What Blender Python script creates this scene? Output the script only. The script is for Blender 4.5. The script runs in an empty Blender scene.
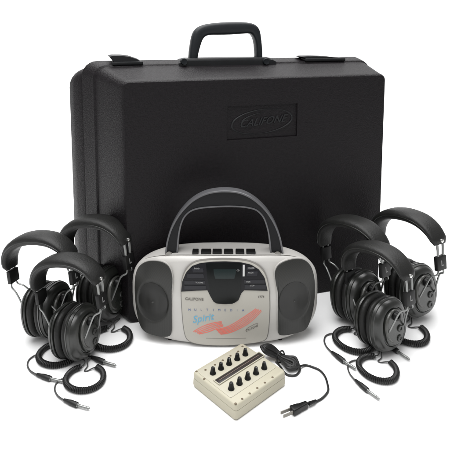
import bpy, bmesh, math, random
from mathutils import Vector, Matrix, noise
random.seed(4)
S = 0.01                       # everything below is written in centimetres
PI = math.pi
C = bpy.context.scene.collection
sc = bpy.context.scene

# ------------------------------------------------------------------ camera
F, PITCH, PPY, HC = 500.64, math.radians(6.46), 87.4, 56.0
cam = bpy.data.cameras.new('camera'); co = bpy.data.objects.new('camera', cam); C.objects.link(co)
co.location = (0, 0, HC*S); co.rotation_euler = (PI/2-PITCH, 0, 0)
cam.sensor_width = 36; cam.lens = F/450*36; cam.shift_y = -(225-PPY)/450; cam.clip_start = .05; cam.clip_end = 200
sc.camera = co
CP, SP = math.cos(PITCH), math.sin(PITCH)
def ray(px, py):
    a = (px-225)/F; b = -(py-PPY)/F
    return Vector((a, CP+b*SP, -SP+b*CP))
def G(px, py, z=0.0):
    """floor point (or point at height z) seen at that place of the photograph"""
    r = ray(px, py); t = (z-HC)/r.z
    return Vector((r.x*t, r.y*t, z))

# ------------------------------------------------------------------ materials
def mat(name, col, rough=.5, metal=0., spec=.5, bump=0., bscale=300., var=0., vscale=40., coat=0., detail=3., trans=0.):
    m = bpy.data.materials.new(name); m.use_nodes = True
    nt = m.node_tree; b = nt.nodes['Principled BSDF']
    b.inputs['Base Color'].default_value = (*col, 1); b.inputs['Roughness'].default_value = rough
    b.inputs['Metallic'].default_value = metal; b.inputs['Specular IOR Level'].default_value = spec
    b.inputs['Coat Weight'].default_value = coat
    tc = nt.nodes.new('ShaderNodeTexCoord')
    if var:
        n = nt.nodes.new('ShaderNodeTexNoise'); n.inputs['Scale'].default_value = vscale; n.inputs['Detail'].default_value = 5
        nt.links.new(tc.outputs['Object'], n.inputs['Vector'])
        mx = nt.nodes.new('ShaderNodeMix'); mx.data_type = 'RGBA'
        mx.inputs[6].default_value = (*[c*(1-var) for c in col], 1); mx.inputs[7].default_value = (*[min(1, c*(1+var)) for c in col], 1)
        nt.links.new(n.outputs['Fac'], mx.inputs[0]); nt.links.new(mx.outputs[2], b.inputs['Base Color'])
        mr = nt.nodes.new('ShaderNodeMapRange'); mr.inputs[3].default_value = rough-.1; mr.inputs[4].default_value = rough+.1
        nt.links.new(n.outputs['Fac'], mr.inputs[0]); nt.links.new(mr.outputs[0], b.inputs['Roughness'])
    if bump:
        n = nt.nodes.new('ShaderNodeTexNoise'); n.inputs['Scale'].default_value = bscale; n.inputs['Detail'].default_value = detail
        nt.links.new(tc.outputs['Object'], n.inputs['Vector'])
        bp = nt.nodes.new('ShaderNodeBump'); bp.inputs['Strength'].default_value = bump; bp.inputs['Distance'].default_value = .001
        nt.links.new(n.outputs['Fac'], bp.inputs['Height']); nt.links.new(bp.outputs['Normal'], b.inputs['Normal'])
    return m
M = {}
M['paper'] = mat('white_sweep', (.9, .9, .9), .9, spec=.1)
M['case'] = mat('pebbled_black_plastic', (.0068, .0056, .0066), .45, spec=.17, bump=1., bscale=380, var=.8, vscale=210)
M['case_rib'] = mat('smooth_black_plastic', (.008, .0085, .0095), .42, spec=.3, bump=.15, bscale=200, var=.3)
M['handle'] = mat('case_handle_plastic', (.009, .011, .013), .45, spec=.25, bump=.3, bscale=180, var=.2)
M['silver'] = mat('silver_grey_plastic', (.48, .467, .445), .38, metal=.1, spec=.4, bump=.06, bscale=600, var=.03, vscale=9)
M['panel'] = mat('panel_grey_plastic', (.41, .395, .355), .45, spec=.3, var=.03, vscale=15)
M['groove'] = mat('seam_grey', (.2, .19, .175), .6)
M['grille'] = mat('speaker_mesh', (.035, .035, .032), .32, spec=.4)
M['gcone'] = mat('speaker_mesh_over_cone', (.009, .009, .008), .34, spec=.4)
M['gloss'] = mat('glossy_black', (.003, .004, .004), .2, spec=.2, var=.2)
M['win'] = mat('smoked_window', (.006, .013, .013), .15, spec=.35)
M['wing'] = mat('control_black', (.006, .006, .008), .35, spec=.25, var=.2)
M['wing2'] = mat('control_button_grey', (.016, .016, .02), .4, spec=.3)
M['ink'] = mat('print_light', (.5, .5, .5), .5)
M['ink_dk'] = mat('print_dark', (.14, .13, .115), .6)
M['ink_blue'] = mat('print_blue_grey', (.1, .14, .28), .6)
M['ink_cyan'] = mat('print_cyan', (.13, .36, .52), .6)
M['ink_red'] = mat('print_coral', (.66, .17, .13), .6)
M['key'] = mat('black_key', (.006, .006, .006), .38, spec=.25)
M['bhandle'] = mat('boombox_handle_black', (.008, .008, .009), .45, spec=.15, bump=.1, bscale=300)
M['edge_glint'] = mat('handle_edge_highlight', (.085, .085, .09), .3, spec=.5)  # lighter grey stands in for the shine along the black handle's edges
M['leath'] = mat('headband_vinyl', (.009, .009, .0085), .5, spec=.3, bump=.5, bscale=350, var=.3, vscale=60)
M['cup'] = mat('ear_cup_plastic', (.012, .0128, .0112), .33, spec=.6, bump=.12, bscale=250, var=.3, vscale=50)
M['cush'] = mat('ear_cushion_vinyl', (.007, .007, .0065), .5, spec=.3, bump=.6, bscale=220, var=.3, vscale=60)
M['plate'] = mat('cup_face_plate', (.022, .024, .021), .3, spec=.7, var=.2)
M['steel'] = mat('brushed_steel', (.62, .62, .6), .3, metal=1., var=.1)
M['dull'] = mat('dull_steel', (.24, .245, .24), .42, metal=.9, var=.15)
M['prong'] = mat('worn_prong_steel', (.2, .19, .17), .5, metal=.6)
M['tag'] = mat('tag_black', (.004, .004, .004), .5, spec=.3)
M['cordb'] = mat('cord_black', (.008, .008, .008), .5, spec=.4)
M['cordg'] = mat('cord_grey', (.05, .05, .05), .45)
M['beige'] = mat('beige_plastic', (.41, .385, .30), .5, spec=.3, bump=.1, bscale=500, var=.04, vscale=12)
M['beige2'] = mat('beige_plastic_top', (.42, .398, .32), .5, spec=.3, bump=.06, bscale=500, var=.03, vscale=12)
M['strip'] = mat('label_strip', (.02, .015, .014), .35, var=.5, vscale=90)
M['brown'] = mat('screw_brown', (.13, .1, .065), .5, metal=.3)

# speaker mesh: fine perforation bump
nt = M['grille'].node_tree; b = nt.nodes['Principled BSDF']
tc = nt.nodes.new('ShaderNodeTexCoord'); v = nt.nodes.new('ShaderNodeTexVoronoi'); v.inputs['Scale'].default_value = 1000; v.inputs['Randomness'].default_value = .15
nt.links.new(tc.outputs['Object'], v.inputs['Vector'])
cr = nt.nodes.new('ShaderNodeMapRange'); cr.inputs[1].default_value = .15; cr.inputs[2].default_value = .5
nt.links.new(v.outputs['Distance'], cr.inputs[0])
mx = nt.nodes.new('ShaderNodeMix'); mx.data_type = 'RGBA'; mx.inputs[6].default_value = (.006, .006, .005, 1); mx.inputs[7].default_value = (.019, .019, .017, 1)
nt.links.new(cr.outputs[0], mx.inputs[0]); nt.links.new(mx.outputs[2], b.inputs['Base Color'])

# ------------------------------------------------------------------ object helpers
def obj(name, bm, m, parent=None, smooth=True, angle=35, kind=None):
    me = bpy.data.meshes.new(name)
    bmesh.ops.remove_doubles(bm, verts=bm.verts, dist=1e-5)
    bmesh.ops.recalc_face_normals(bm, faces=bm.faces)
    for v_ in bm.verts: v_.co *= S
    if smooth:
        for f in bm.faces: f.smooth = True
        ca = math.radians(angle)
        for e in bm.edges:
            if len(e.link_faces) == 2 and e.calc_face_angle(0) > ca: e.smooth = False
    bm.to_mesh(me); bm.free(); me.materials.append(m)
    o = bpy.data.objects.new(name, me); C.objects.link(o)
    if parent: o.parent = parent
    if kind: o['kind'] = kind
    return o
def thing(name, label, cat, loc=(0, 0, 0), rz=0, group=None):
    o = bpy.data.objects.new(name, None); C.objects.link(o); o.empty_display_size = .02
    o.location = Vector(loc)*S; o.rotation_euler = (0, 0, rz); o['label'] = label; o['category'] = cat
    if group: o['group'] = group
    return o
def loft(bm, rings, cap0=True, cap1=True, closed=True, xf=None):
    vs = []
    for r in rings: vs.append([bm.verts.new(xf(Vector(p)) if xf else Vector(p)) for p in r])
    n = len(vs[0])
    for a, b_ in zip(vs, vs[1:]):
        for i in range(n if closed else n-1):
            j = (i+1) % n
            bm.faces.new((a[i], a[j], b_[j], b_[i]))
    if cap0: bm.faces.new(vs[0])
    if cap1: bm.faces.new(vs[-1][::-1])
    return vs
def frames(path):
    """parallel transport frames along a path"""
    n = len(path); T = []
    for i in range(n):
        a = path[max(i-1, 0)]; b_ = path[min(i+1, n-1)]; T.append((b_-a).normalized())
    u = T[0].orthogonal().normalized() if abs(T[0].z) > .9 else Vector((0, 0, 1)).cross(T[0]).normalized()
    out = []
    for i in range(n):
        u = (u-T[i]*u.dot(T[i])).normalized(); out.append((T[i], u, T[i].cross(u)))
    return out
def tube(bm, path, r, n=10, xf=None):
    path = [Vector(p) for p in path]; fr = frames(path)
    R = r if hasattr(r, '__len__') else [r]*len(path)
    rings = [[p+(u*math.cos(2*PI*k/n)+w*math.sin(2*PI*k/n))*rr for k in range(n)] for p, (t, u, w), rr in zip(path, fr, R)]
    loft(bm, rings, xf=xf)
def spline(pts, k=8):
    """Catmull-Rom through the points"""
    P = [Vector(p) for p in pts]; P = [P[0]*2-P[1]]+P+[P[-1]*2-P[-2]]; out = []
    for i in range(1, len(P)-2):
        a, b_, c, d = P[i-1:i+3]
        for j in range(k):
            t = j/k
            out.append(.5*((2*b_)+(c-a)*t+(2*a-5*b_+4*c-d)*t*t+(3*b_-a-3*c+d)*t**3))
    out.append(P[-2]); return out
def box(bm, c, s, bev=.0, xf=None, seg=2):
    t = bmesh.new(); bmesh.ops.create_cube(t, size=1)
    for v_ in t.verts: v_.co = Vector((v_.co.x*s[0], v_.co.y*s[1], v_.co.z*s[2]))
    if bev: bmesh.ops.bevel(t, geom=t.edges[:], offset=bev, segments=seg, profile=.5, affect='EDGES')
    mp = {}
    for v_ in t.verts:
        p = v_.co+Vector(c); mp[v_] = bm.verts.new(xf(p) if xf else p)
    for f in t.faces: bm.faces.new([mp[v_] for v_ in f.verts])
    t.free()
def lathe(bm, prof, origin, axis, n=20, sy=1., xf=None):
    """profile of (distance along axis, radius); axis Vector"""
    axis = Vector(axis).normalized(); u = axis.orthogonal().normalized(); w = axis.cross(u)
    rings = [[Vector(origin)+axis*h+(u*math.cos(2*PI*k/n)+w*math.sin(2*PI*k/n)*sy)*r for k in range(n)] for h, r in prof]
    loft(bm, rings, xf=xf)
def text_bm(bm, s, size, xf, depth=.02, shear=0., spacing=1., bold=0., align='CENTER'):
    """letters laid flat in (x, z), pushed to -y; xf maps to the place"""
    cu = bpy.data.curves.new('letters', 'FONT'); cu.body = s; cu.size = size; cu.extrude = depth/2; cu.shear = shear
    cu.space_character = spacing; cu.offset = bold; cu.align_x = align; cu.align_y = 'CENTER'; cu.resolution_u = 3
    o = bpy.data.objects.new('letters', cu); C.objects.link(o)
    dg = bpy.context.evaluated_depsgraph_get(); me = bpy.data.meshes.new_from_object(o.evaluated_get(dg))
    vs = [bm.verts.new(xf(Vector((v_.co.x, -v_.co.z, v_.co.y)))) for v_ in me.vertices]
    for p in me.polygons:
        try: bm.faces.new([vs[i] for i in p.vertices])
        except ValueError: pass
    bpy.data.objects.remove(o); bpy.data.curves.remove(cu); bpy.data.meshes.remove(me)
def rrect(x0, x1, z0, z1, r, n=6):
    out = []
    for cx, cz, a0 in ((x1-r, z1-r, 0), (x0+r, z1-r, PI/2), (x0+r, z0+r, PI), (x1-r, z0+r, 1.5*PI)):
        for k in range(n+1):
            a = a0+k*PI/2/n; out.append((cx+r*math.cos(a), cz+r*math.sin(a)))
    return out

# ------------------------------------------------------------------ setting: the white sweep
bm = bmesh.new()
prof = [(-300, 0), (330, 0)]
for k in range(1, 13):
    a = k*PI/2/12; prof.append((330+120*math.sin(a), 120-120*math.cos(a)))
prof.append((450, 520))
loft(bm, [[(-600, y, z), (600, y, z)] for y, z in prof], closed=False, cap0=False, cap1=False)
obj('ground', bm, M['paper'], kind='structure')

# ------------------------------------------------------------------ carrying case
TH = math.radians(16.25); OC = Vector((-18.43, 90.49, 0)); CW, CH = 54.56, 46.56
case = thing('carrying_case', 'big black hard plastic carrying case standing upright behind the stereo and headphones', 'case', OC, TH)
def case_uw(px, py, v=0.):
    """(u, w) on the case plane at depth v, for outlines read from the photograph"""
    n = Vector((-math.sin(TH), math.cos(TH), 0)); ex = Vector((math.cos(TH), math.sin(TH), 0)); r = ray(px, py)
    p0 = OC+n*v; t = (p0-Vector((0, 0, HC))).dot(n)/r.dot(n); q = Vector((0, 0, HC))+r*t-OC
    return q.dot(ex), q.z
def case_ring(v, dl, dr, dt, r, db=0.):
    dr = dr*.45
    return [(x, v, z) for x, z in rrect(-dl, CW+dr, db, CH+dt, r)]
# front shell with recessed name plate
bm = bmesh.new()
secs = [(0, .0, 0, 0, 1.0, .25), (.15, .22, .2, .2, 1.15, .1), (.5, .5, .4, .4, 1.4, 0), (1.2, .95, .8, .55, 1.7, 0), (4, 2.6, 1.6, 1.3, 2.0, 0), (8, 4.7, 2.7, 2.4, 2.4, 0),
        (8.25, 5.15, 3.1, 2.75, 2.6, 0), (8.8, 5.5, 3.3, 2.95, 2.7, 0), (11.2, 7.2, 3.9, 3.45, 3.0, 0), (11.35, 6.95, 3.8, 2.95, 3., .1), (11.5, 6.5, 3.6, 2.7, 3., .2)]
vs = loft(bm, [case_ring(s[0], *s[1:]) for s in secs], cap0=False, cap1=True)
a0 = case_uw(227, 106.5); a1 = case_uw(297, 136)
hole = [bm.verts.new((x, 0, z)) for x, z in ((a0[0], a1[1]), (a1[0], a1[1]), (a1[0], a0[1]), (a0[0], a0[1]))]
floor = [bm.verts.new((v_.co.x, .35, v_.co.z)) for v_ in hole]
for i in range(4): bm.faces.new((hole[i], hole[(i+1) % 4], floor[(i+1) % 4], floor[i]))
bm.faces.new(floor)
he = [bm.edges.get((hole[i], hole[(i+1) % 4])) for i in range(4)]
oe = [bm.edges.get((vs[0][i], vs[0][(i+1) % len(vs[0])])) for i in range(len(vs[0]))]
bmesh.ops.triangle_fill(bm, edges=he+oe, use_beauty=True, use_dissolve=False, normal=(0, -1, 0))
shell = obj('front_shell', bm, M['case'], case, angle=28)
# rear shell
bm = bmesh.new()
secs = [(11.5, 6.3, 3.5, 2.2, 3., .25), (11.65, 7.0, 3.9, 2.25, 3.2, .1), (11.9, 7.4, 4.1, 2.5, 3.3, 0), (14, 8.9, 4.5, 2.1, 3.6, 0), (16, 9.7, 4.6, 1.7, 3.9, 0),
        (16.8, 9.6, 4.5, .8, 4.0, .1), (17.5, 8.9, 3.9, .2, 4.2, .6), (17.9, 7.6, 2.8, -.9, 4.5, 1.5)]
loft(bm, [case_ring(s[0], *s[1:]) for s in secs])
obj('rear_shell', bm, M['case'], case)
# emblem in the recess: oval with slanted letters
ec = Vector(((a0[0]+a1[0])/2, .35, (a0[1]+a1[1])/2)); ew = (a1[0]-a0[0])/2; eh = (a0[1]-a1[1])/2
bm = bmesh.new()
def emb(cx, cz, rx, rz, a, b_, w0=.12, tilt=.08):
    pts = []
    for k in range(33):
        t = a+(b_-a)*k/32; x = cx+rx*math.cos(t); z = cz+rz*math.sin(t)+x*tilt
        pts.append(ec+Vector((x, -.06, z)))
    n = len(pts); tube(bm, pts, [w0*(.25+math.sin(PI*i/(n-1))) for i in range(n)], 6)
emb(0, 0, ew*.86, eh*.72, .35*PI, 1.55*PI, .13); emb(0, 0, ew*.86, eh*.72, -.55*PI, .45*PI, .13); emb(.5, .1, ew*.66, eh*.5, .5*PI, 1.3*PI, .1)
text_bm(bm, 'CALIFONE', 2.1, lambda p: ec+Vector((p.x, p.y-.05, p.z+p.x*.08)), depth=.22, shear=.45, bold=.02)
obj('emblem', bm, M['case_rib'], case)
# top mounting strip, handle, latches
def ztop(v): return CH+.4+(v-1)*.19
bm = bmesh.new()
VH = 9.9
u0 = case_uw(180, 62, VH)[0]; u1 = case_uw(269, 60, VH)[0]
rail = [(u0-.6, 0), (u0, .75), (u0+1.2, 1.0), (u1-1.2, 1.0), (u1, .75), (u1+.8, 0)]
zt = CH+3.2
loft(bm, [[(u, v_, zt-.35+h*k) for u, h in rail]+[(u1+.8, v_, zt-1.2), (u0-.6, v_, zt-1.2)] for v_, k in ((7.6, .5), (7.9, .95), (8.3, 1), (11.5, 1), (12, .95), (12.3, .5))])
obj('handle_mount', bm, M['case_rib'], case)
bm = bmesh.new()
O = [(188.5, 63), (188.8, 55), (190, 45), (192, 35), (196, 28.5), (204, 24.5), (218, 22.6), (232, 22), (246, 22.3), (254, 24.5), (258.5, 30), (260.2, 40), (261, 50), (261.3, 62)]
I = [(196.5, 63), (197.5, 55), (199.5, 47), (202, 40), (205, 36.5), (210, 35.2), (219, 35.0), (232, 34.6), (243, 33.8), (249, 33.8), (252, 36.5), (254, 42), (255, 50), (255.5, 62)]
Op = spline([Vector((*case_uw(*p, VH), 0)) for p in O], 5); Ip = spline([Vector((*case_uw(*p, VH), 0)) for p in I], 5)
rings = []
for a, b_ in zip(Op, Ip):
    m_ = (a+b_)/2; h = (a-b_)/2; ring = []
    for k in range(16):
        t = 2*PI*k/16; cx = math.copysign(abs(math.cos(t))**.6, math.cos(t)); sx = math.copysign(abs(math.sin(t))**.6, math.sin(t))
        ring.append((m_.x+h.x*cx, VH+1.35*sx, m_.y+h.y*cx))
    rings.append(ring)
loft(bm, rings)
hd = obj('handle', bm, M['handle'], case)
for px in (184, 266):
    bm = bmesh.new(); u, w = case_uw(px, 61.5, 7.4)
    lathe(bm, [(-.5, .5), (-.55, .62), (0, .7), (.9, .7), (.95, .5)], (u, 7.6, w), (0, 1, 0), 16)
    obj('hinge_pin', bm, M['handle'], case)
def latch(px0, px1, py_, flip, lift):
    u0, w0 = case_uw(px0, py_, 10); u1, _ = case_uw(px1, py_, 10)
    zb = CH+3.05; L = u1-u0
    def X(t): return u0+t*L
    bm = bmesh.new()
    prof = [(0, lift), (.12, lift*1.12), (.35, lift*1.1), (.6, lift*.95), (.85, lift*.55), (1, .1)]
    und = [(1, -.3), (.6, -.2), (.2, -.1), (.14, lift*.25), (.07, lift*.65)]
    pts = prof+und
    if flip: pts = [(t, h) for t, h in pts]
    loft(bm, [[(X(.5+(t-.5)*k), v_, zb+h*k2) for t, h in pts] for v_, k, k2 in ((8.3, .94, .9), (8.6, 1, 1), (11.4, 1, 1), (11.7, .94, .9))])
    o = obj('latch', bm, M['case_rib'], case)
    bm = bmesh.new(); box(bm, (X(.55), 10, zb), (L*.9, 4.2, .7), .2)
    obj('latch_plate', bm, M['case_rib'], o)
latch(108, 142, 62, False, 1.5)
latch(297, 341, 58, False, .8)
# hinge ribs on the left flank seam and small feet
for u in (4, CW-4):
    for v_ in (6, 14):
        bm = bmesh.new(); box(bm, (u, v_, .13), (3, 2, .3), .1); obj('foot', bm, M['case_rib'], case)

# ------------------------------------------------------------------ boombox
BX = thing('boombox', 'silver grey portable stereo with two dark speakers and a raised black handle', 'boombox', (0, 83.4, 0), math.radians(0))
BA, BB = 17.1, 8.1; ZC = BB+.1
def fy(x, z=8.):                # front skin: bulges forward in the middle, leans back slightly to the top
    return .0+2.8*(abs(x)/16.5)**2.6+.018*max(0, z-8)**2
def by_(x): return 8.2-1.9*(abs(x)/16.5)**2.2
def sup(a, b_, n=72, e=3.6):
    out = []
    for k in range(n):
        t = 2*PI*k/n; c, s = math.cos(t), math.sin(t)
        out.append((a*math.copysign(abs(c)**(2/e), c), b_*math.copysign(abs(s)**(2/e), s)))
    return out
rings = []
for sc_, dy in ((.02, 0), (.3, 0), (.55, 0), (.75, 0), (.88, 0.), (.94, 0.05), (.965, .25), (.985, .6), (.997, 1.1)):
    rings.append([(x*(BA*sc_ if sc_ < .9 else BA-(1-sc_)*15)/1, fy(x*BA*sc_, ZC+z*BB)+dy, ZC+z*(BB*sc_ if sc_ < .9 else BB-(1-sc_)*15)) for x, z in sup(1, 1)])
rings.append([(x*BA, min(fy(x*BA)+1.9, 4.8), ZC+z*BB) for x, z in sup(1, 1)])
for sc_, dy in ((1., -1.6), (.99, -.9), (.97, -.4), (.93, -.1), (.8, 0), (.4, 0), (.02, 0)):
    rings.append([(x*BA*sc_, by_(x*BA*sc_)+dy, ZC+z*(BB-(1-sc_)*8 if sc_ > .9 else BB*sc_)) for x, z in sup(1, 1)])
bm = bmesh.new(); loft(bm, rings)
body = obj('body', bm, M['silver'], BX, angle=60)
def bxz(px, py):
    r = ray(px, py); y = 1.
    for _ in range(12):
        t = (83.4+y)/r.y; x = r.x*t; z = HC+r.z*t; y = fy(x, z)
    return x, z
def plate(bm, poly, off, thick=.25, step=.35, fz=None, inset=.0):
    """solid sheet following the bulging front, outline given as (x, z) polygon"""
    n = len(poly); x0 = min(p[0] for p in poly); x1 = max(p[0] for p in poly)
    m_ = max(6, int((x1-x0)/step)); cols = []
    xs = [x0+(x1-x0)*(.5-.5*math.cos(PI*i/m_)) for i in range(m_+1)]; xs[0] += 1e-3; xs[-1] -= 1e-3
    for x in xs:
        zs = []
        for i in range(n):
            (ax, az), (bx_, bz) = poly[i], poly[(i+1) % n]
            if (ax-x)*(bx_-x) <= 0 and abs(ax-bx_) > 1e-9: zs.append(az+(bz-az)*(x-ax)/(bx_-ax))
        cols.append((x, min(zs), max(zs)))
    K = 8; fr = []; bk = []
    for x, za, zb in cols:
        cf = []; cb = []
        for k in range(K+1):
            z = za+(zb-za)*k/K; y = fy(x, z)-off
            if fz: y += fz(x, z)
            cf.append(bm.verts.new((x, y, z))); cb.append(bm.verts.new((x, y+thick, z)))
        fr.append(cf); bk.append(cb)
    for i in range(len(cols)-1):
        for k in range(K):
            bm.faces.new((fr[i][k], fr[i+1][k], fr[i+1][k+1], fr[i][k+1])); bm.faces.new((bk[i][k+1], bk[i+1][k+1], bk[i+1][k], bk[i][k]))
        bm.faces.new((fr[i][0], bk[i][0], bk[i+1][0], fr[i+1][0])); bm.faces.new((fr[i][K], fr[i+1][K], bk[i+1][K], bk[i][K]))
    for c in (0, -1):
        for k in range(K): bm.faces.new((fr[c][k], fr[c][k+1], bk[c][k+1], bk[c][k]))
def poly_px(pts, smooth_=4):
    P = [Vector((*bxz(*p), 0)) for p in pts]
    if smooth_:
        n = len(P); out = []
        for i in range(n):
            a, b_, c, d = P[i-1], P[i], P[(i+1) % n], P[(i+2) % n]
            for j in range(smooth_):
                t = j/smooth_; out.append(.5*((2*b_)+(c-a)*t+(2*a-5*b_+4*c-d)*t*t+(3*b_-a-3*c+d)*t**3))
        P = out
    return [(p.x, p.y) for p in P]
def scale_poly(P, k):
    cx = (min(p[0] for p in P)+max(p[0] for p in P))/2; cz = (min(p[1] for p in P)+max(p[1] for p in P))/2
    w = (max(p[0] for p in P)-min(p[0] for p in P))/2; h = (max(p[1] for p in P)-min(p[1] for p in P))/2
    return [(cx+(p[0]-cx)*(w+k)/w, cz+(p[1]-cz)*(h+k)/h) for p in P]
spL = [(142, 263.5), (151, 260.5), (163, 262), (170, 268), (172.5, 279), (171.3, 294), (170.2, 312), (172, 329), (168, 335.2), (153, 333.5), (142, 327), (136.8, 309), (135, 286), (136.6, 271)]
spR = [(275, 271), (280, 263.5), (292, 259), (304, 259.5), (311.8, 268), (314.6, 285), (313, 307), (307, 326), (297, 331.5), (281, 334), (277.5, 328), (278.8, 312), (278, 294), (275.5, 281)]
for pts, cpx in ((spL, (153, 301)), (spR, (294, 300))):
    P = poly_px(pts); cx, cz = bxz(*cpx)
    bm = bmesh.new(); plate(bm, scale_poly(P, .14), .10, .6)
    fr_ = obj('speaker_surround', bm, M['silver'], BX)
    def cone(x, z):
        d = math.hypot((x-cx)*1.2, z-cz)*.87
        t = max(0, min(1, (3.15-d)/.35)); return .2*t*t*(3-2*t)-.1*max(0, 1-(d/1.2)**2)
    bm = bmesh.new(); plate(bm, P, .42, .9, step=.12, fz=cone)
    bmesh.ops.subdivide_edges(bm, edges=[e for e in bm.edges if abs(e.verts[0].co.x-e.verts[1].co.x) < 1e-6 and abs(e.verts[0].co.y-e.verts[1].co.y) < .45], cuts=3)
    for v_ in bm.verts:
        y0 = fy(v_.co.x, v_.co.z)-.42+cone(v_.co.x, v_.co.z)
        if v_.co.y < y0+.35: v_.co.y = y0
    g = obj('speaker_grille', bm, M['grille'], BX, angle=60)
    bm = bmesh.new(); plate(bm, [(cx+2.85*math.cos(2*PI*k/40), cz+3.5*math.sin(2*PI*k/40)) for k in range(40)], .445, .3, step=.12, fz=cone)
    obj('speaker_cone', bm, M['gcone'], g, angle=60)
    bm = bmesh.new(); lathe(bm, [(0, .22), (.1, .22), (.16, .14), (.18, .02)], (cx, fy(cx, cz)-.28, cz), (0, -1, 0), 16)
    obj('speaker_badge', bm, M['cup'], g)
# centre panel
pan = [(181.5, 290), (182.5, 279), (187, 269), (195, 262.5), (208, 260.2), (225, 259.5), (243, 260.5), (255, 264), (263, 271), (267, 280), (269, 293), (269.3, 312), (267.5, 333), (263, 340), (246, 343), (225, 344.6), (203, 343.8), (190, 340.5), (185, 333), (182.5, 312)]
P = poly_px(pan)
bm = bmesh.new(); plate(bm, scale_poly(P, .16), .08, .4); obj('panel_seam', bm, M['groove'], BX)
bm = bmesh.new(); plate(bm, P, .2, .4); panel = obj('front_panel', bm, M['panel'], BX)
disp = [(181.3, 290.8), (182.3, 281), (186, 272), (192, 265.5), (200, 262.6), (212, 261.2), (225, 260.8), (240, 261.6), (251, 264), (259, 269), (264.5, 277), (267.5, 290), (254, 289.6), (242.2, 289.3), (240.5, 295), (238, 300), (233, 302.8), (224, 303.4), (215, 302.4), (211.5, 298.5), (209.6, 293), (208.3, 289.3), (195, 289.9)]
bm = bmesh.new(); plate(bm, poly_px(disp, 0), .3, .3); deck = obj('control_fascia', bm, M['wing'], BX)
lid = [(206, 262.6), (225, 261.8), (241.5, 262.6), (241.2, 280), (241, 290), (238.5, 297.5), (234, 301.5), (224, 302.4), (215.5, 301.4), (212, 297.5), (209.8, 290), (207.5, 278)]
bm = bmesh.new(); plate(bm, poly_px(lid, 0), .42, .3); obj('cassette_lid', bm, M['gloss'], BX)
bm = bmesh.new(); plate(bm, poly_px([(213.5, 268), (236, 268), (235, 277.5), (214.5, 277.5)], 0), .47, .2); obj('display_window', bm, M['win'], BX)
def quadp(x0, y0, x1, y1): return poly_px([(x0, y0), (x1, y0), (x1, y1), (x0, y1)], 0)
for q in ((192.5, 267.5, 203.5, 271.3), (187, 273, 204, 277), (184.5, 280, 205, 283.3), (184.5, 284.6, 206, 288.3), (246.5, 265.8, 253.5, 269), (246.5, 270.4, 257.5, 275), (244, 279, 264.2, 282.4), (244.5, 283.8, 265.5, 287.7)):
    bm = bmesh.new(); plate(bm, quadp(*q), .38, .2); obj('button', bm, M['wing2'], BX)
bm = bmesh.new()
for q in ((242.6, 264, 244.6, 275.2),): plate(bm, quadp(*q), .43, .2)
obj('tuner_pointer', bm, M['ink'], BX)
M['ink2'] = mat('print_mid', (.2, .2, .2), .5)
def on_front(px, py, off):
    cx, cz = bxz(px, py)
    return lambda p: Vector((cx+p.x, fy(cx+p.x, cz+p.z)-off+p.y, cz+p.z))
for px, py, s_ in ((197, 267.3, 'BAND'), (199.5, 281.3, 'VOLUME'), (251, 267, 'POWER'), (250.5, 271.5, 'MODE'), (248, 280.5, 'TAPE'), (252, 284.3, 'STOP'), (238, 269.3, 'CD')):
    bm = bmesh.new(); text_bm(bm, s_, .34, on_front(px, py, .47 if s_ != 'CD' else .45), depth=.04, bold=.012)
    obj('control_lettering', bm, M['ink2'], BX)
# printing on the panel
bm = bmesh.new(); text_bm(bm, 'CALIFONE', .68, on_front(194.3, 298.6, .225), depth=.03, bold=.02, spacing=1.02)
obj('panel_lettering', bm, M['ink_dk'], BX); bm = bmesh.new()
text_bm(bm, '1776', .5, on_front(261, 296.2, .225), depth=.03, bold=.02, spacing=1.2)
obj('panel_lettering', bm, M['ink_dk'], BX); bm = bmesh.new()
cx, cz = bxz(251.5, 327.8); ca, sa = math.cos(.42), math.sin(.42)
text_bm(bm, 'CALIFONE', .5, lambda p: (lambda X, Z: Vector((cx+X, fy(cx+X, cz+Z)-.225+p.y, cz+Z)))(p.x*ca-p.z*sa, p.x*sa+p.z*ca), depth=.03, shear=.5)
pts = [(245.5, 330.8), (247.5, 328.3), (251, 326.3), (255, 324.3), (258, 323.6)]
for dy in (0,): tube(bm, spline([Vector((bxz(a, b_-.6)[0], fy(*bxz(a, b_))-.21, bxz(a, b_-1)[1])) for a, b_ in pts], 4), .035, 5)
obj('panel_lettering', bm, M['ink_dk'], BX)
bm = bmesh.new()
for k, ch in enumerate('MULTIMEDIA'): text_bm(bm, ch, .6, on_front(189.5+k*5.95, 309.2+.05*k, .225), depth=.03)
obj('title_lettering', bm, M['ink_blue'], BX)
bm = bmesh.new()
cx, cz = bxz(202.5, 317.8); ca2, sa2 = math.cos(.2), math.sin(.2)
text_bm(bm, 'Spirit', 1.8, lambda p: (lambda X, Z: Vector((cx+X, fy(cx+X, cz+Z)-.225+p.y, cz+Z)))(p.x*ca2-p.z*sa2, p.x*sa2+p.z*ca2), depth=.03, shear=.35, bold=.012)
obj('script_lettering', bm, M['ink_cyan'], BX)
bm = bmesh.new()
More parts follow.
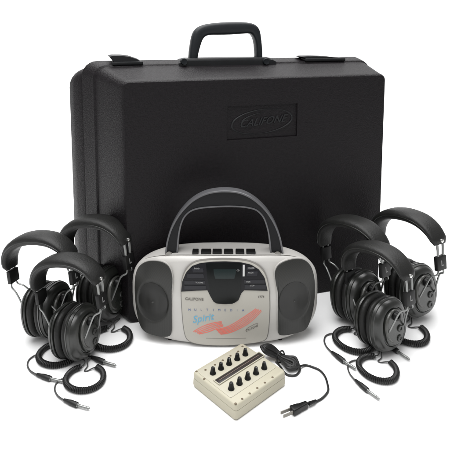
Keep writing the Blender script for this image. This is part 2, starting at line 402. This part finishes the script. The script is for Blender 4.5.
def band(top, bot, n):          # hand drawn hatch between two edges
    T = spline([Vector((*bxz(*p), 0)) for p in top], 10); B = spline([Vector((*bxz(*p), 0)) for p in bot], 10)
    def s_at(A, t):
        f = t*(len(A)-1); i = min(int(f), len(A)-2); return A[i].lerp(A[i+1], f-i)
    for j in range(n):
        path = []
        lo = .02+.03*random.random(); hi = .98-.03*random.random(); ph = random.random()*6
        for k in range(25):
            t = lo+(hi-lo)*k/24; w = (j+.5)/n
            q = s_at(B, t).lerp(s_at(T, t), w)
            path.append(Vector((q.x, fy(q.x, q.y)-.2, q.y)))
        fr2 = []
        for k, q in enumerate(path):
            wd = .092*(.9+.1*math.sin(k*.5+ph)); fr2.append([(q.x, q.y-.025, q.z-wd), (q.x, q.y-.025, q.z+wd), (q.x, q.y+.03, q.z+wd), (q.x, q.y+.03, q.z-wd)])
        loft(bm, fr2)
band([(192, 331), (202, 325), (213, 321.5), (222, 320.3)], [(199, 333.8), (209, 331.8), (217, 328.5), (224, 325.5)], 5)
band([(214, 329), (228, 325), (243, 316), (256, 307.3)], [(219, 334.5), (233, 331.5), (250, 322.5), (264, 308.6)], 6)
obj('swoosh_print', bm, M['ink_red'], BX)
bm = bmesh.new(); plate(bm, quadp(206, 337.2, 246, 337.7), .215, .05); obj('fine_print', bm, M['groove'], BX)
# keys on top
for a, b_ in ((192.3, 198.5), (201, 211), (212.5, 221.8), (224, 233), (235.6, 244.2), (246.3, 255.5)):
    p0 = G(a, 251.5, 16.6)-Vector((0, 83.4, 0)); p1 = G(b_, 251.5, 16.6)-Vector((0, 83.4, 0))
    bm = bmesh.new(); box(bm, ((p0.x+p1.x)/2, p0.y+.3, 16.35), (p1.x-p0.x, 1.5, .75), .12)
    obj('key', bm, M['key'], BX)
# handle
VY = 4.3
def hxz(px, py):
    r = ray(px, py); t = (83.4+VY)/r.y; return Vector((r.x*t, 0, HC+r.z*t))
O = [(166.5, 252), (168, 240), (171.5, 228), (177, 217), (184, 207.5), (193, 199), (204, 193), (215, 190.2), (227, 189.6), (239, 191), (250, 195.5), (260, 203), (268, 212), (274.5, 223), (279, 235), (282, 250)]
I = [(177.5, 252), (178.2, 242), (179.3, 232), (181.5, 222), (185, 214.5), (191, 209), (199, 206.3), (210, 205), (225, 204.3), (238, 204.5), (248, 205.6), (256.5, 208.3), (263, 215), (266.8, 225), (269, 236), (270.5, 251)]
Op = spline([hxz(*p) for p in O], 4); Ip = spline([hxz(*p) for p in I], 4)
bm = bmesh.new(); rings = []
for a, b_ in zip(Op, Ip):
    d = (b_-a).normalized(); a2 = a+d*.12; b2 = b_-d*.12
    rings.append([(a.x, VY-.85, a.z), (a2.x, VY-1.0, a2.z), (b2.x, VY-1.0, b2.z), (b_.x, VY-.85, b_.z), (b_.x, VY+.85, b_.z), (b2.x, VY+1., b2.z), (a2.x, VY+1., a2.z), (a.x, VY+.85, a.z)])
loft(bm, rings); hh = obj('handle', bm, M['bhandle'], BX)
bm = bmesh.new()  # added strips and tubes whose light colour imitates highlights on the handle edges
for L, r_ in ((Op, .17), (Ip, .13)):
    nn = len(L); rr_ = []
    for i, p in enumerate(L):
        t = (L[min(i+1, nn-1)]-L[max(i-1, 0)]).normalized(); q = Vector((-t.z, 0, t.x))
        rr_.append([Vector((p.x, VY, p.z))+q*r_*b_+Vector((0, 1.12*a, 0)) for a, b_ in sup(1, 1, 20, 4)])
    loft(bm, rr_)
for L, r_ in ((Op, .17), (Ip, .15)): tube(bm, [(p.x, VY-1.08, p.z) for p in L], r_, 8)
obj('handle_glint_strips', bm, M['edge_glint'], hh)
for px, py in ((169.5, 250), (277, 249)):
    p = hxz(px, py); bm = bmesh.new(); lathe(bm, [(-1.6, .5), (-1.5, .75), (1.5, .75), (1.6, .5)], (p.x, VY, 15.55), (0, 1, 0), 18)
    obj('handle_pivot', bm, M['groove'], hh)
for x in (-10, 10):
    for y in (2.5, 5.5):
        bm = bmesh.new(); lathe(bm, [(0, .5), (.7, .55)], (x, y, 0), (0, 0, 1), 14); obj('foot', bm, M['key'], BX)

# ------------------------------------------------------------------ jack box
JA = math.radians(42.58); JO = Vector((-5.18, 73.56, 0)); JW, JL, JH = 11.06, 9.95, 2.5
ja = Vector((math.cos(JA), math.sin(JA), 0)); jb = Vector((math.sin(JA), -math.cos(JA), 0))
JB = thing('jack_box', 'beige headphone jack box with two rows of black knobs in front of the stereo', 'jack box', JO, JA)
# local: x along ja, -y along jb
def jl(px, py, z=JH):
    q = G(px, py, z)-JO; return q.dot(ja), -q.dot(jb)
bm = bmesh.new()
def jring(d, z, r=.5): return [(x, y, z) for x, y in rrect(d, JW-d, -JL+d, -d, r, 5)]
loft(bm, [jring(.25, 0), jring(0.05, .15), jring(-.05, .5), jring(.0, 1.5, .5), jring(.02, 1.52), jring(.06, 1.53), jring(.06, 1.57), jring(.0, 1.58), jring(.03, 2.2), jring(.1, 2.4), jring(.24, JH)])
obj('housing', bm, M['beige'], JB, angle=40)
bm = bmesh.new()
loft(bm, [[(x, y, z) for x, y in rrect(.5+d, JW-.5-d, -JL+1.6+d, -.6-d, .3, 4)] for d, z in ((0, JH-.1), (0, JH+.05), (.06, JH+.09))])
obj('top_plate', bm, M['beige2'], JB, angle=40)
def row(a, b_, n): return [(a[0]+(b_[0]-a[0])*k/(n-1), a[1]+(b_[1]-a[1])*k/(n-1)) for k in range(n)]
for px, py in row((212.9, 374), (245.3, 355.2), 5)+row((231.2, 389.5), (264.2, 368.8), 5):
    x, y = jl(px, py); z = JH+.08; bm = bmesh.new()
    lathe(bm, [(0, .5), (.12, .5), (.2, .44), (.75, .33), (1.05, .26), (1.12, .1)], (x, y, z), (0, 0, 1), 16)
    k = obj('knob', bm, M['key'], JB)
    bm = bmesh.new(); kt = -PI/2+random.uniform(-1.1, 1.1); tube(bm, [(x+.36*math.cos(kt), y+.36*math.sin(kt), z+.6), (x+.27*math.cos(kt), y+.27*math.sin(kt), z+1.08), (x, y, z+1.1)], .035, 6); obj('knob_line', bm, M['ink2'], k)
for px, py in row((234.5, 404.3), (272.5, 377.3), 6)+row((215, 365.3), (246, 347.5), 5)+[(196.5, 371.5), (205.5, 370.5), (198.5, 382.5), (242.5, 347)]:
    x, y = jl(px, py, JH)
    y = min(-.3, max(y, -JL+.3)); x = max(.3, min(JW-.3, x)); z = JH+(.07 if -JL+1.7 < y < -.65 and .6 < x < JW-.6 else -.03); bm = bmesh.new()
    lathe(bm, [(0, .2), (.06, .18), (.08, .05)], (x, y, z), (0, 0, 1), 12); obj('screw', bm, M['brown'], JB)
# label strip in a raised frame
s0 = jl(216.5, 382.3); s1 = jl(262, 356)
sx0, sx1 = s0[0], s1[0]; sy = (s0[1]+s1[1])/2
bm = bmesh.new()
for c, s_ in (((( sx0+sx1)/2, sy+.62, JH+.17), (sx1-sx0+.5, .16, .22)), (((sx0+sx1)/2, sy-.62, JH+.17), (sx1-sx0+.5, .16, .22)), ((sx0-.18, sy, JH+.17), (.16, 1.08, .22)), ((sx1+.18, sy, JH+.17), (.16, 1.08, .22))): box(bm, c, s_, .04)
fr_ = obj('strip_frame', bm, M['beige2'], JB)
bm = bmesh.new(); box(bm, ((sx0+sx1)/2, sy, JH+.12), (sx1-sx0+.16, 1.06, .12), .02); st = obj('label_strip', bm, M['strip'], JB)
bm = bmesh.new(); box(bm, ((sx0+sx1)/2, sy+.12, JH+.185), (sx1-sx0-.8, .09, .02))
obj('strip_line', bm, mat('strip_print', (.16, .12, .1), .5), st)
# cord: bundle, loop, lead and plug
toJ = Matrix.Rotation(-JA, 4, 'Z')
def JX(p): return toJ @ (Vector(p)-JO)
bm = bmesh.new()
def Gs(L): return [G(a, b_, z) for a, b_, z in L]
mid = [(261, 346.5, 2.3), (266, 348.2, 2.1), (272, 351.2, 1.5), (277.5, 354.8, .95), (282, 357.8, .8), (286.5, 360.5, .8), (292, 363.2, .75), (298.5, 366.3, .6)]
wid = [0, 4.2, 4.4, 3.2, 2.8, 5.0, 6.8, 0]
for k in range(11):
    f = (1-.085*k); rz_ = .25*math.sin(k*2.3); top_, bot_ = [], []
    for q, (mx_, my_, mz_) in enumerate(mid):
        h = wid[q]*f*(1+.12*math.sin(k*1.7+q)); e = .3*math.sin(k*3.1+q*2)
        if q in (0, len(mid)-1):
            sh = (1-f)*(5 if q == 0 else -6); top_.append((mx_+sh, my_+e, mz_+rz_)); 
            if q: bot_.append(None)
            continue
        top_.append((mx_+.45*h+e, my_-.75*h, mz_+rz_+.1)); bot_.append((mx_-.45*h+e, my_+.75*h, mz_+rz_-.1))
    L = top_+[b_ for b_ in bot_[::-1] if b_]+[top_[0]]
    L = [(a, b_, max(c, .22)) for a, b_, c in L]
    tube(bm, spline(Gs(L), 6), .25, 8, xf=JX)
bd = obj('cord_bundle', bm, M['cordb'], JB)
bm = bmesh.new()
c0 = G(280.5, 356.8, 1.0); dirn = (G(284, 359)-G(276, 354)).normalized(); u_ = Vector((-dirn.y, dirn.x, 0))
ring = [c0+u_*.95*math.cos(t)+Vector((0, 0, 1.0*math.sin(t))) for t in [2*PI*k/24 for k in range(25)]]
tube(bm, ring, .13, 6, xf=JX); obj('cord_tie', bm, M['cordb'], bd)
bm = bmesh.new()
tube(bm, spline(Gs([(276, 362, 2.0), (281, 367.5, .6), (284.5, 372.5, .25), (289, 375.3, .2), (296, 375, .2), (300, 370, .3), (300, 366.5, .5), (306, 365.3, .2), (313, 367.2, .2), (320, 370.5, .2), (325, 376.5, .2), (327.5, 384, .2), (328, 391, .2), (323, 397.5, .2), (316, 401.5, .25), (309, 403.8, .4), (306, 405, .5)]), 8), .17, 8, xf=JX)
obj('cord', bm, M['cordb'], JB)
bm = bmesh.new(); e0 = G(316, 401.3, .25); a_, b_ = G(307.5, 404.2, .6), G(291.5, 410.8, .6); d = (b_-a_).normalized()
s_ = Vector((-d.y, d.x, 0))
tube(bm, [a_-d*1.6, a_-d*.2], [.2, .3], 10, xf=JX)
def brick(bm, c0_, c1_, w0, w1, h, xf):
    d_ = (c1_-c0_).normalized(); s2 = Vector((-d_.y, d_.x, 0)); R = []
    for t, k in ((0, .7), (.05, .95), (.12, 1), (.5, .92), (.55, 1.0), (.9, 1), (.97, .96), (1, .8)):
        c = c0_.lerp(c1_, t); w = w0+(w1-w0)*t
        R.append([c+s2*(x*w*k)+Vector((0, 0, z*h*k)) for x, z in rrect(-1, 1, -1, 1, .35, 3)])
    loft(bm, R, xf=xf)
brick(bm, a_+s_*.0, b_, .32, .68, .45, JX)
pg = obj('mains_plug', bm, M['key'], JB)
for k in (-1, 1):
    bm = bmesh.new(); c = b_+s_*.36*k
    loft(bm, [[c+d*t+s_*x+Vector((0, 0, z)) for x, z in ((-.07, -.22), (.07, -.22), (.07, .22), (-.07, .22))] for t in (-.2, 1.45, 1.65)], xf=JX)
    obj('prong', bm, M['prong'], pg)

# ------------------------------------------------------------------ headphones
ROOT_PX = (76, 357)             # where the front left pair stands
rootA = G(*ROOT_PX); VIEW = 39.
def yaw_at(p): return -math.atan2(p.x, p.y)-math.radians(VIEW)
yA = yaw_at(rootA)
HPH = thing('headphones', 'placeholder', 'headphones', rootA, yA, 'black headphones with coiled cords beside the stereo')
invA = Matrix.Rotation(-yA, 4, 'Z')
def LG(px, py, z=0.): return invA @ (G(px, py, z)-rootA)
ROLL = Matrix.Rotation(math.radians(-7), 4, 'Y')
def HX(p): q = ROLL @ (Vector(p)-Vector((0, 0, 5))); return q+Vector((0, 0, 4.7))
def sell(a, b_, e=2.35, n=40):
    return sup(a, b_, n, e)
# ear cups
def ear(side):
    cz = 5.2; s = side
    bm = bmesh.new()
    loft(bm, [[(s*x, y*1.02, cz+z*.865) for y, z in sell(a, b_)] for x, a, b_ in ((.12, 2.6, 3.5), (.08, 3.2, 4.2), (.25, 3.7, 4.7), (.6, 3.98, 4.98), (.95, 3.98, 4.98), (1.2, 3.75, 4.75), (1.25, 3.6, 4.6))], xf=HX)
    obj('ear_cushion', bm, M['cush'], HPH, angle=60)
    bm = bmesh.new()
    loft(bm, [[(s*x, y*1.02, cz+z*.865) for y, z in sell(a, b_)] for x, a, b_ in ((1.2, 3.7, 4.7), (1.25, 4.05, 5.05), (1.5, 4.12, 5.12), (1.55, 4.0, 5.0), (1.7, 3.95, 4.95), (1.75, 4.05, 5.05), (2.05, 3.98, 4.98), (2.1, 3.82, 4.8), (2.5, 3.6, 4.6), (2.75, 3.35, 4.35), (2.9, 3.05, 4.0), (2.95, 2.7, 3.7), (2.8, 2.55, 3.55), (2.8, 1, 1.5))], xf=HX)
    cup = obj('ear_cup', bm, M['cup'], HPH, angle=40)
    bm = bmesh.new()
    loft(bm, [[(s*x, y+.15, cz+z-.1) for y, z in sell(a, b_*.89, 2.6)] for x, a, b_ in ((2.7, 2.35, 3.35), (3.05, 2.3, 3.3), (3.18, 2.1, 3.1), (3.2, 1.9, 2.9))], xf=HX)
    obj('face_plate', bm, M['plate'], cup)
    bm = bmesh.new()   # raised horseshoe rib round the front of the plate
    rib = []
    for k in range(25):
        t = math.radians(60+k*8.0); rib.append((s*3.12, 2.15*math.cos(t)+.1, cz+.15+2.6*math.sin(t)))
    tube(bm, rib, [.12+.2*math.sin(PI*k/24) for k in range(25)], 8, xf=HX)
    obj('rib', bm, M['dull_rib'], cup)
    for (y, z, r, h) in ((.2, 1.9, .8, .75), (1.1, -.5, .6, .35), (.9, -2.1, .6, .3)):
        bm = bmesh.new(); lathe(bm, [(0, r), (h*.7, r*.96), (h, r*.8), (h, r*.45), (h*.7, r*.4)], (s*3.1, y, cz+z), (s, 0, 0), 20, xf=HX)
        obj('knob', bm, M['cup' if r < .8 else 'key'], cup)
    return cup
M['dull_rib'] = mat('cup_rib', (.05, .05, .046), .35, spec=.6)
ear(1); ear(-1)
# headband: padded vinyl strap over an arch
arch = [(-6.3, 12.2), (-6.6, 13.3), (-6.25, 14.7), (-5.1, 16.2), (-2.9, 17.35), (0, 17.75), (2.9, 17.45), (4.9, 16.5), (6.1, 15.2), (6.5, 14.2)]
ap = spline([Vector((x, 0, z)) for x, z in arch], 5); n = len(ap)
bm = bmesh.new(); rings = []
for i, p in enumerate(ap):
    t = (ap[min(i+1, n-1)]-ap[max(i-1, 0)]).normalized(); nr = Vector((-t.z, 0, t.x)); e = min(1, min(i, n-1-i)/3.5)
    wd = (1.6+.5*math.sin(PI*i/(n-1)))*(.82+.18*e); tk = (.5+.42*math.sin(PI*i/(n-1)))*(.6+.4*e)
    rings.append([p+Vector((0, 1, 0))*wd*a+nr*tk*b_ for a, b_ in sup(1, 1, 20, 2.7)])
loft(bm, rings, xf=HX); hb = obj('headband', bm, M['leath'], HPH, angle=50)
bm = bmesh.new()
for sgn in (-1, 1):
    tube(bm, [p+Vector((0, sgn*(1.58+.5*math.sin(PI*i/(n-1))), 0)) for i, p in enumerate(ap)][3:-3], .07, 6, xf=HX)
obj('piping', bm, M['cup'], hb)
def end(side):
    s = side; zt = 14.5 if s > 0 else 12.6; x = s*6.5 if s > 0 else -6.4; tz = 11.4 if s > 0 else 11.0; tx = s*6.4
    for dy in (-.62, .62):
        bm = bmesh.new(); tube(bm, [(x, dy*1.1, zt), (x+s*.05, dy, zt-1.2), (tx, dy*.9, tz)], .2, 8, xf=HX)
        obj('slider_rod', bm, M['dull'], HPH)
    bm = bmesh.new(); lathe(bm, [(-.1, .3), (.25, .3), (.35, .15)], (x+s*.3, 0, zt+.35), (s, 0, 0), 14, xf=HX); obj('rivet', bm, M['steel'], HPH)
    bm = bmesh.new(); box(bm, (tx, 0, tz-.2), (.75, 2.2, 2.3), .14, xf=HX); tg = obj('slider_block', bm, M['tag'], HPH)
    bm = bmesh.new(); text_bm(bm, 'R' if s < 0 else 'L', 1.25, lambda p: HX((tx+s*(.385-p.y), s*p.x, tz-.2+p.z)), depth=.03, bold=.02)
    obj('letter', bm, M['ink2'], tg)
    bm = bmesh.new()
    cz = 5.1
    for dy, hook in ((-.5, -1.7), (.5, 2.0)):
        tube(bm, spline([(tx, dy, tz-1.2), (tx-s*.1, dy*1.5, tz-2.0), (tx-s*1.1, dy*2.2, tz-2.6), (s*4.2, hook*.8, cz+1.7), (s*3.5, hook, cz+.2), (s*3.1, hook, cz-.3)], 5), .15, 8, xf=HX)
    obj('yoke_wire', bm, M['dull'], HPH)
end(1); end(-1)
# cord: lead out of the cup, coiled part, straight tail and plug
bm = bmesh.new()
ringp = spline([LG(a, b_, .55) for a, b_ in ((80.5, 367), (74, 369.5), (68.5, 374), (65.5, 380), (68, 386), (76, 389.8), (86, 390), (95, 387.3), (101.5, 382), (103.5, 375.5), (101.5, 370), (96.5, 366.5))], 40)
# resample evenly along the coil
acc = [0]
for a, b_ in zip(ringp, ringp[1:]): acc.append(acc[-1]+(b_-a).length)
Lr = acc[-1]; turns = 58; N = turns*10; hel = []; i = 0
fr_ = frames(ringp)
for k in range(N+1):
    s_ = Lr*k/N
    while i < len(acc)-2 and acc[i+1] < s_: i += 1
    f = (s_-acc[i])/(acc[i+1]-acc[i]); p = ringp[i].lerp(ringp[i+1], f); t, u, w = fr_[i]; a = 2*PI*k/10
    hel.append(p+(u*math.cos(a)+w*math.sin(a))*.35)
tube(bm, hel, .14, 6); coil = obj('coiled_cord', bm, M['cordb'], HPH)
bm = bmesh.new()
tube(bm, spline([HX((2.2, 1.0, .2)), LG(87.5, 360, .8), LG(87.5, 366, .3), LG(84.5, 370.5, .15), LG(87, 371, .15), LG(92, 368.5, .3), LG(96.5, 366.8, .5)], 8), .1, 8)
tube(bm, spline([HX((-2.2, 1.0, .3)), LG(84, 360, .8), LG(84, 364.5, .4), LG(80.5, 367, .5)], 8), .1, 8)
obj('cord_lead', bm, M['cordg'], HPH)
bm = bmesh.new()
tube(bm, spline([LG(66.5, 377.5, .4), LG(61, 379.5, .25), LG(56, 384, .15), LG(54.8, 390, .15), LG(57.5, 395.5, .2), LG(62, 399, .3), LG(66, 401.3, .35)], 8), .13, 8)
obj('cord_tail', bm, M['cordg'], HPH)
a_, b_, c_ = LG(63.5, 399.6, .4), LG(77.5, 405.2, .4), LG(90, 408.6, .4); d = (b_-a_).normalized()
bm = bmesh.new(); tube(bm, [a_, a_+d*.1, a_+d*.9, a_.lerp(b_, .5), b_-d*.1, b_], [.15, .22, .3, .38, .4, .34], 14); pl = obj('plug', bm, M['cordb'], HPH)
d2 = (c_-b_).normalized(); L = (c_-b_).length
bm = bmesh.new(); tube(bm, [b_-d2*.1, b_+d2*.12, b_+d2*.14, b_+d2*L*.72, b_+d2*L*.76, b_+d2*L*.78, b_+d2*L*.88, b_+d2*L], [.3, .3, .2, .2, .14, .2, .2, .06], 12)
obj('plug_pin', bm, M['dull'], pl)

def dup(root):
    r = root.copy(); C.objects.link(r)
    for ch in root.children:
        c = ch.copy(); C.objects.link(c); c.parent = r
        for g in ch.children:
            e = g.copy(); C.objects.link(e); e.parent = c
    return r
def depth(p): return p.y*CP+(HC-p.z)*SP
places = [((0, 0), 'black headphones at front left, lowest of the three pairs left of the stereo'),
          ((-27, -22), 'black headphones at the far left edge, their band standing against the white background'),
          ((27, -38), 'black headphones at back left, between the stereo and the corner of the big case'),
          ((303, -10), 'black headphones at front right, lowest of the three pairs right of the stereo'),
          ((279, -36), 'black headphones just right of the stereo, nearest its right speaker, against the case'),
          ((333, -43), 'black headphones at the far right edge, their band arching clear of the case')]
roots = [HPH]+[dup(HPH) for _ in places[1:]]
for r, ((dx, dy), lab) in zip(roots, places):
    p = G(ROOT_PX[0]+dx, ROOT_PX[1]+dy); r.location = p*S; r.rotation_euler = (0, 0, yaw_at(p))
    k = depth(p)/depth(rootA); r.scale = (k, k, k); r['label'] = lab
    if dx > 200:                # the cords of the right hand group lie a little further to the left
        off = Matrix.Rotation(-r.rotation_euler.z, 3, 'Z') @ (G(ROOT_PX[0]+dx-8, ROOT_PX[1]+dy-2)-p)
        for ch in r.children:
            if ch.name.split('.')[0] in ('coiled_cord', 'cord_lead', 'cord_tail', 'plug'): ch.location = off*S/k

# ------------------------------------------------------------------ light
w = bpy.data.worlds.new('World'); sc.world = w; w.use_nodes = True
bg = w.node_tree.nodes['Background']; bg.inputs[0].default_value = (1, 1, 1, 1); bg.inputs[1].default_value = .38
def area(name, loc, aim, size, power, col=(1, 1, 1)):
    l = bpy.data.lights.new(name, 'AREA'); l.shape = 'RECTANGLE'; l.size, l.size_y = size[0]*S, size[1]*S; l.energy = power; l.color = col
    o = bpy.data.objects.new(name, l); C.objects.link(o); o.location = Vector(loc)*S
    o.rotation_euler = (Vector(aim)-Vector(loc)).to_track_quat('-Z', 'Y').to_euler(); return o
area('overhead_softbox', (-25, 72, 190), (0, 95, 0), (160, 160), 50)
area('backdrop_softbox', (0, 230, 260), (0, 330, 20), (420, 160), 130)
area('front_softbox', (-30, -30, 170), (0, 90, 10), (90, 90), 9)
sc.view_settings.view_transform = 'Standard'; sc.view_settings.look = 'None'; sc.view_settings.exposure = 0; sc.view_settings.gamma = 1
sc.render.resolution_x = sc.render.resolution_y = 1024
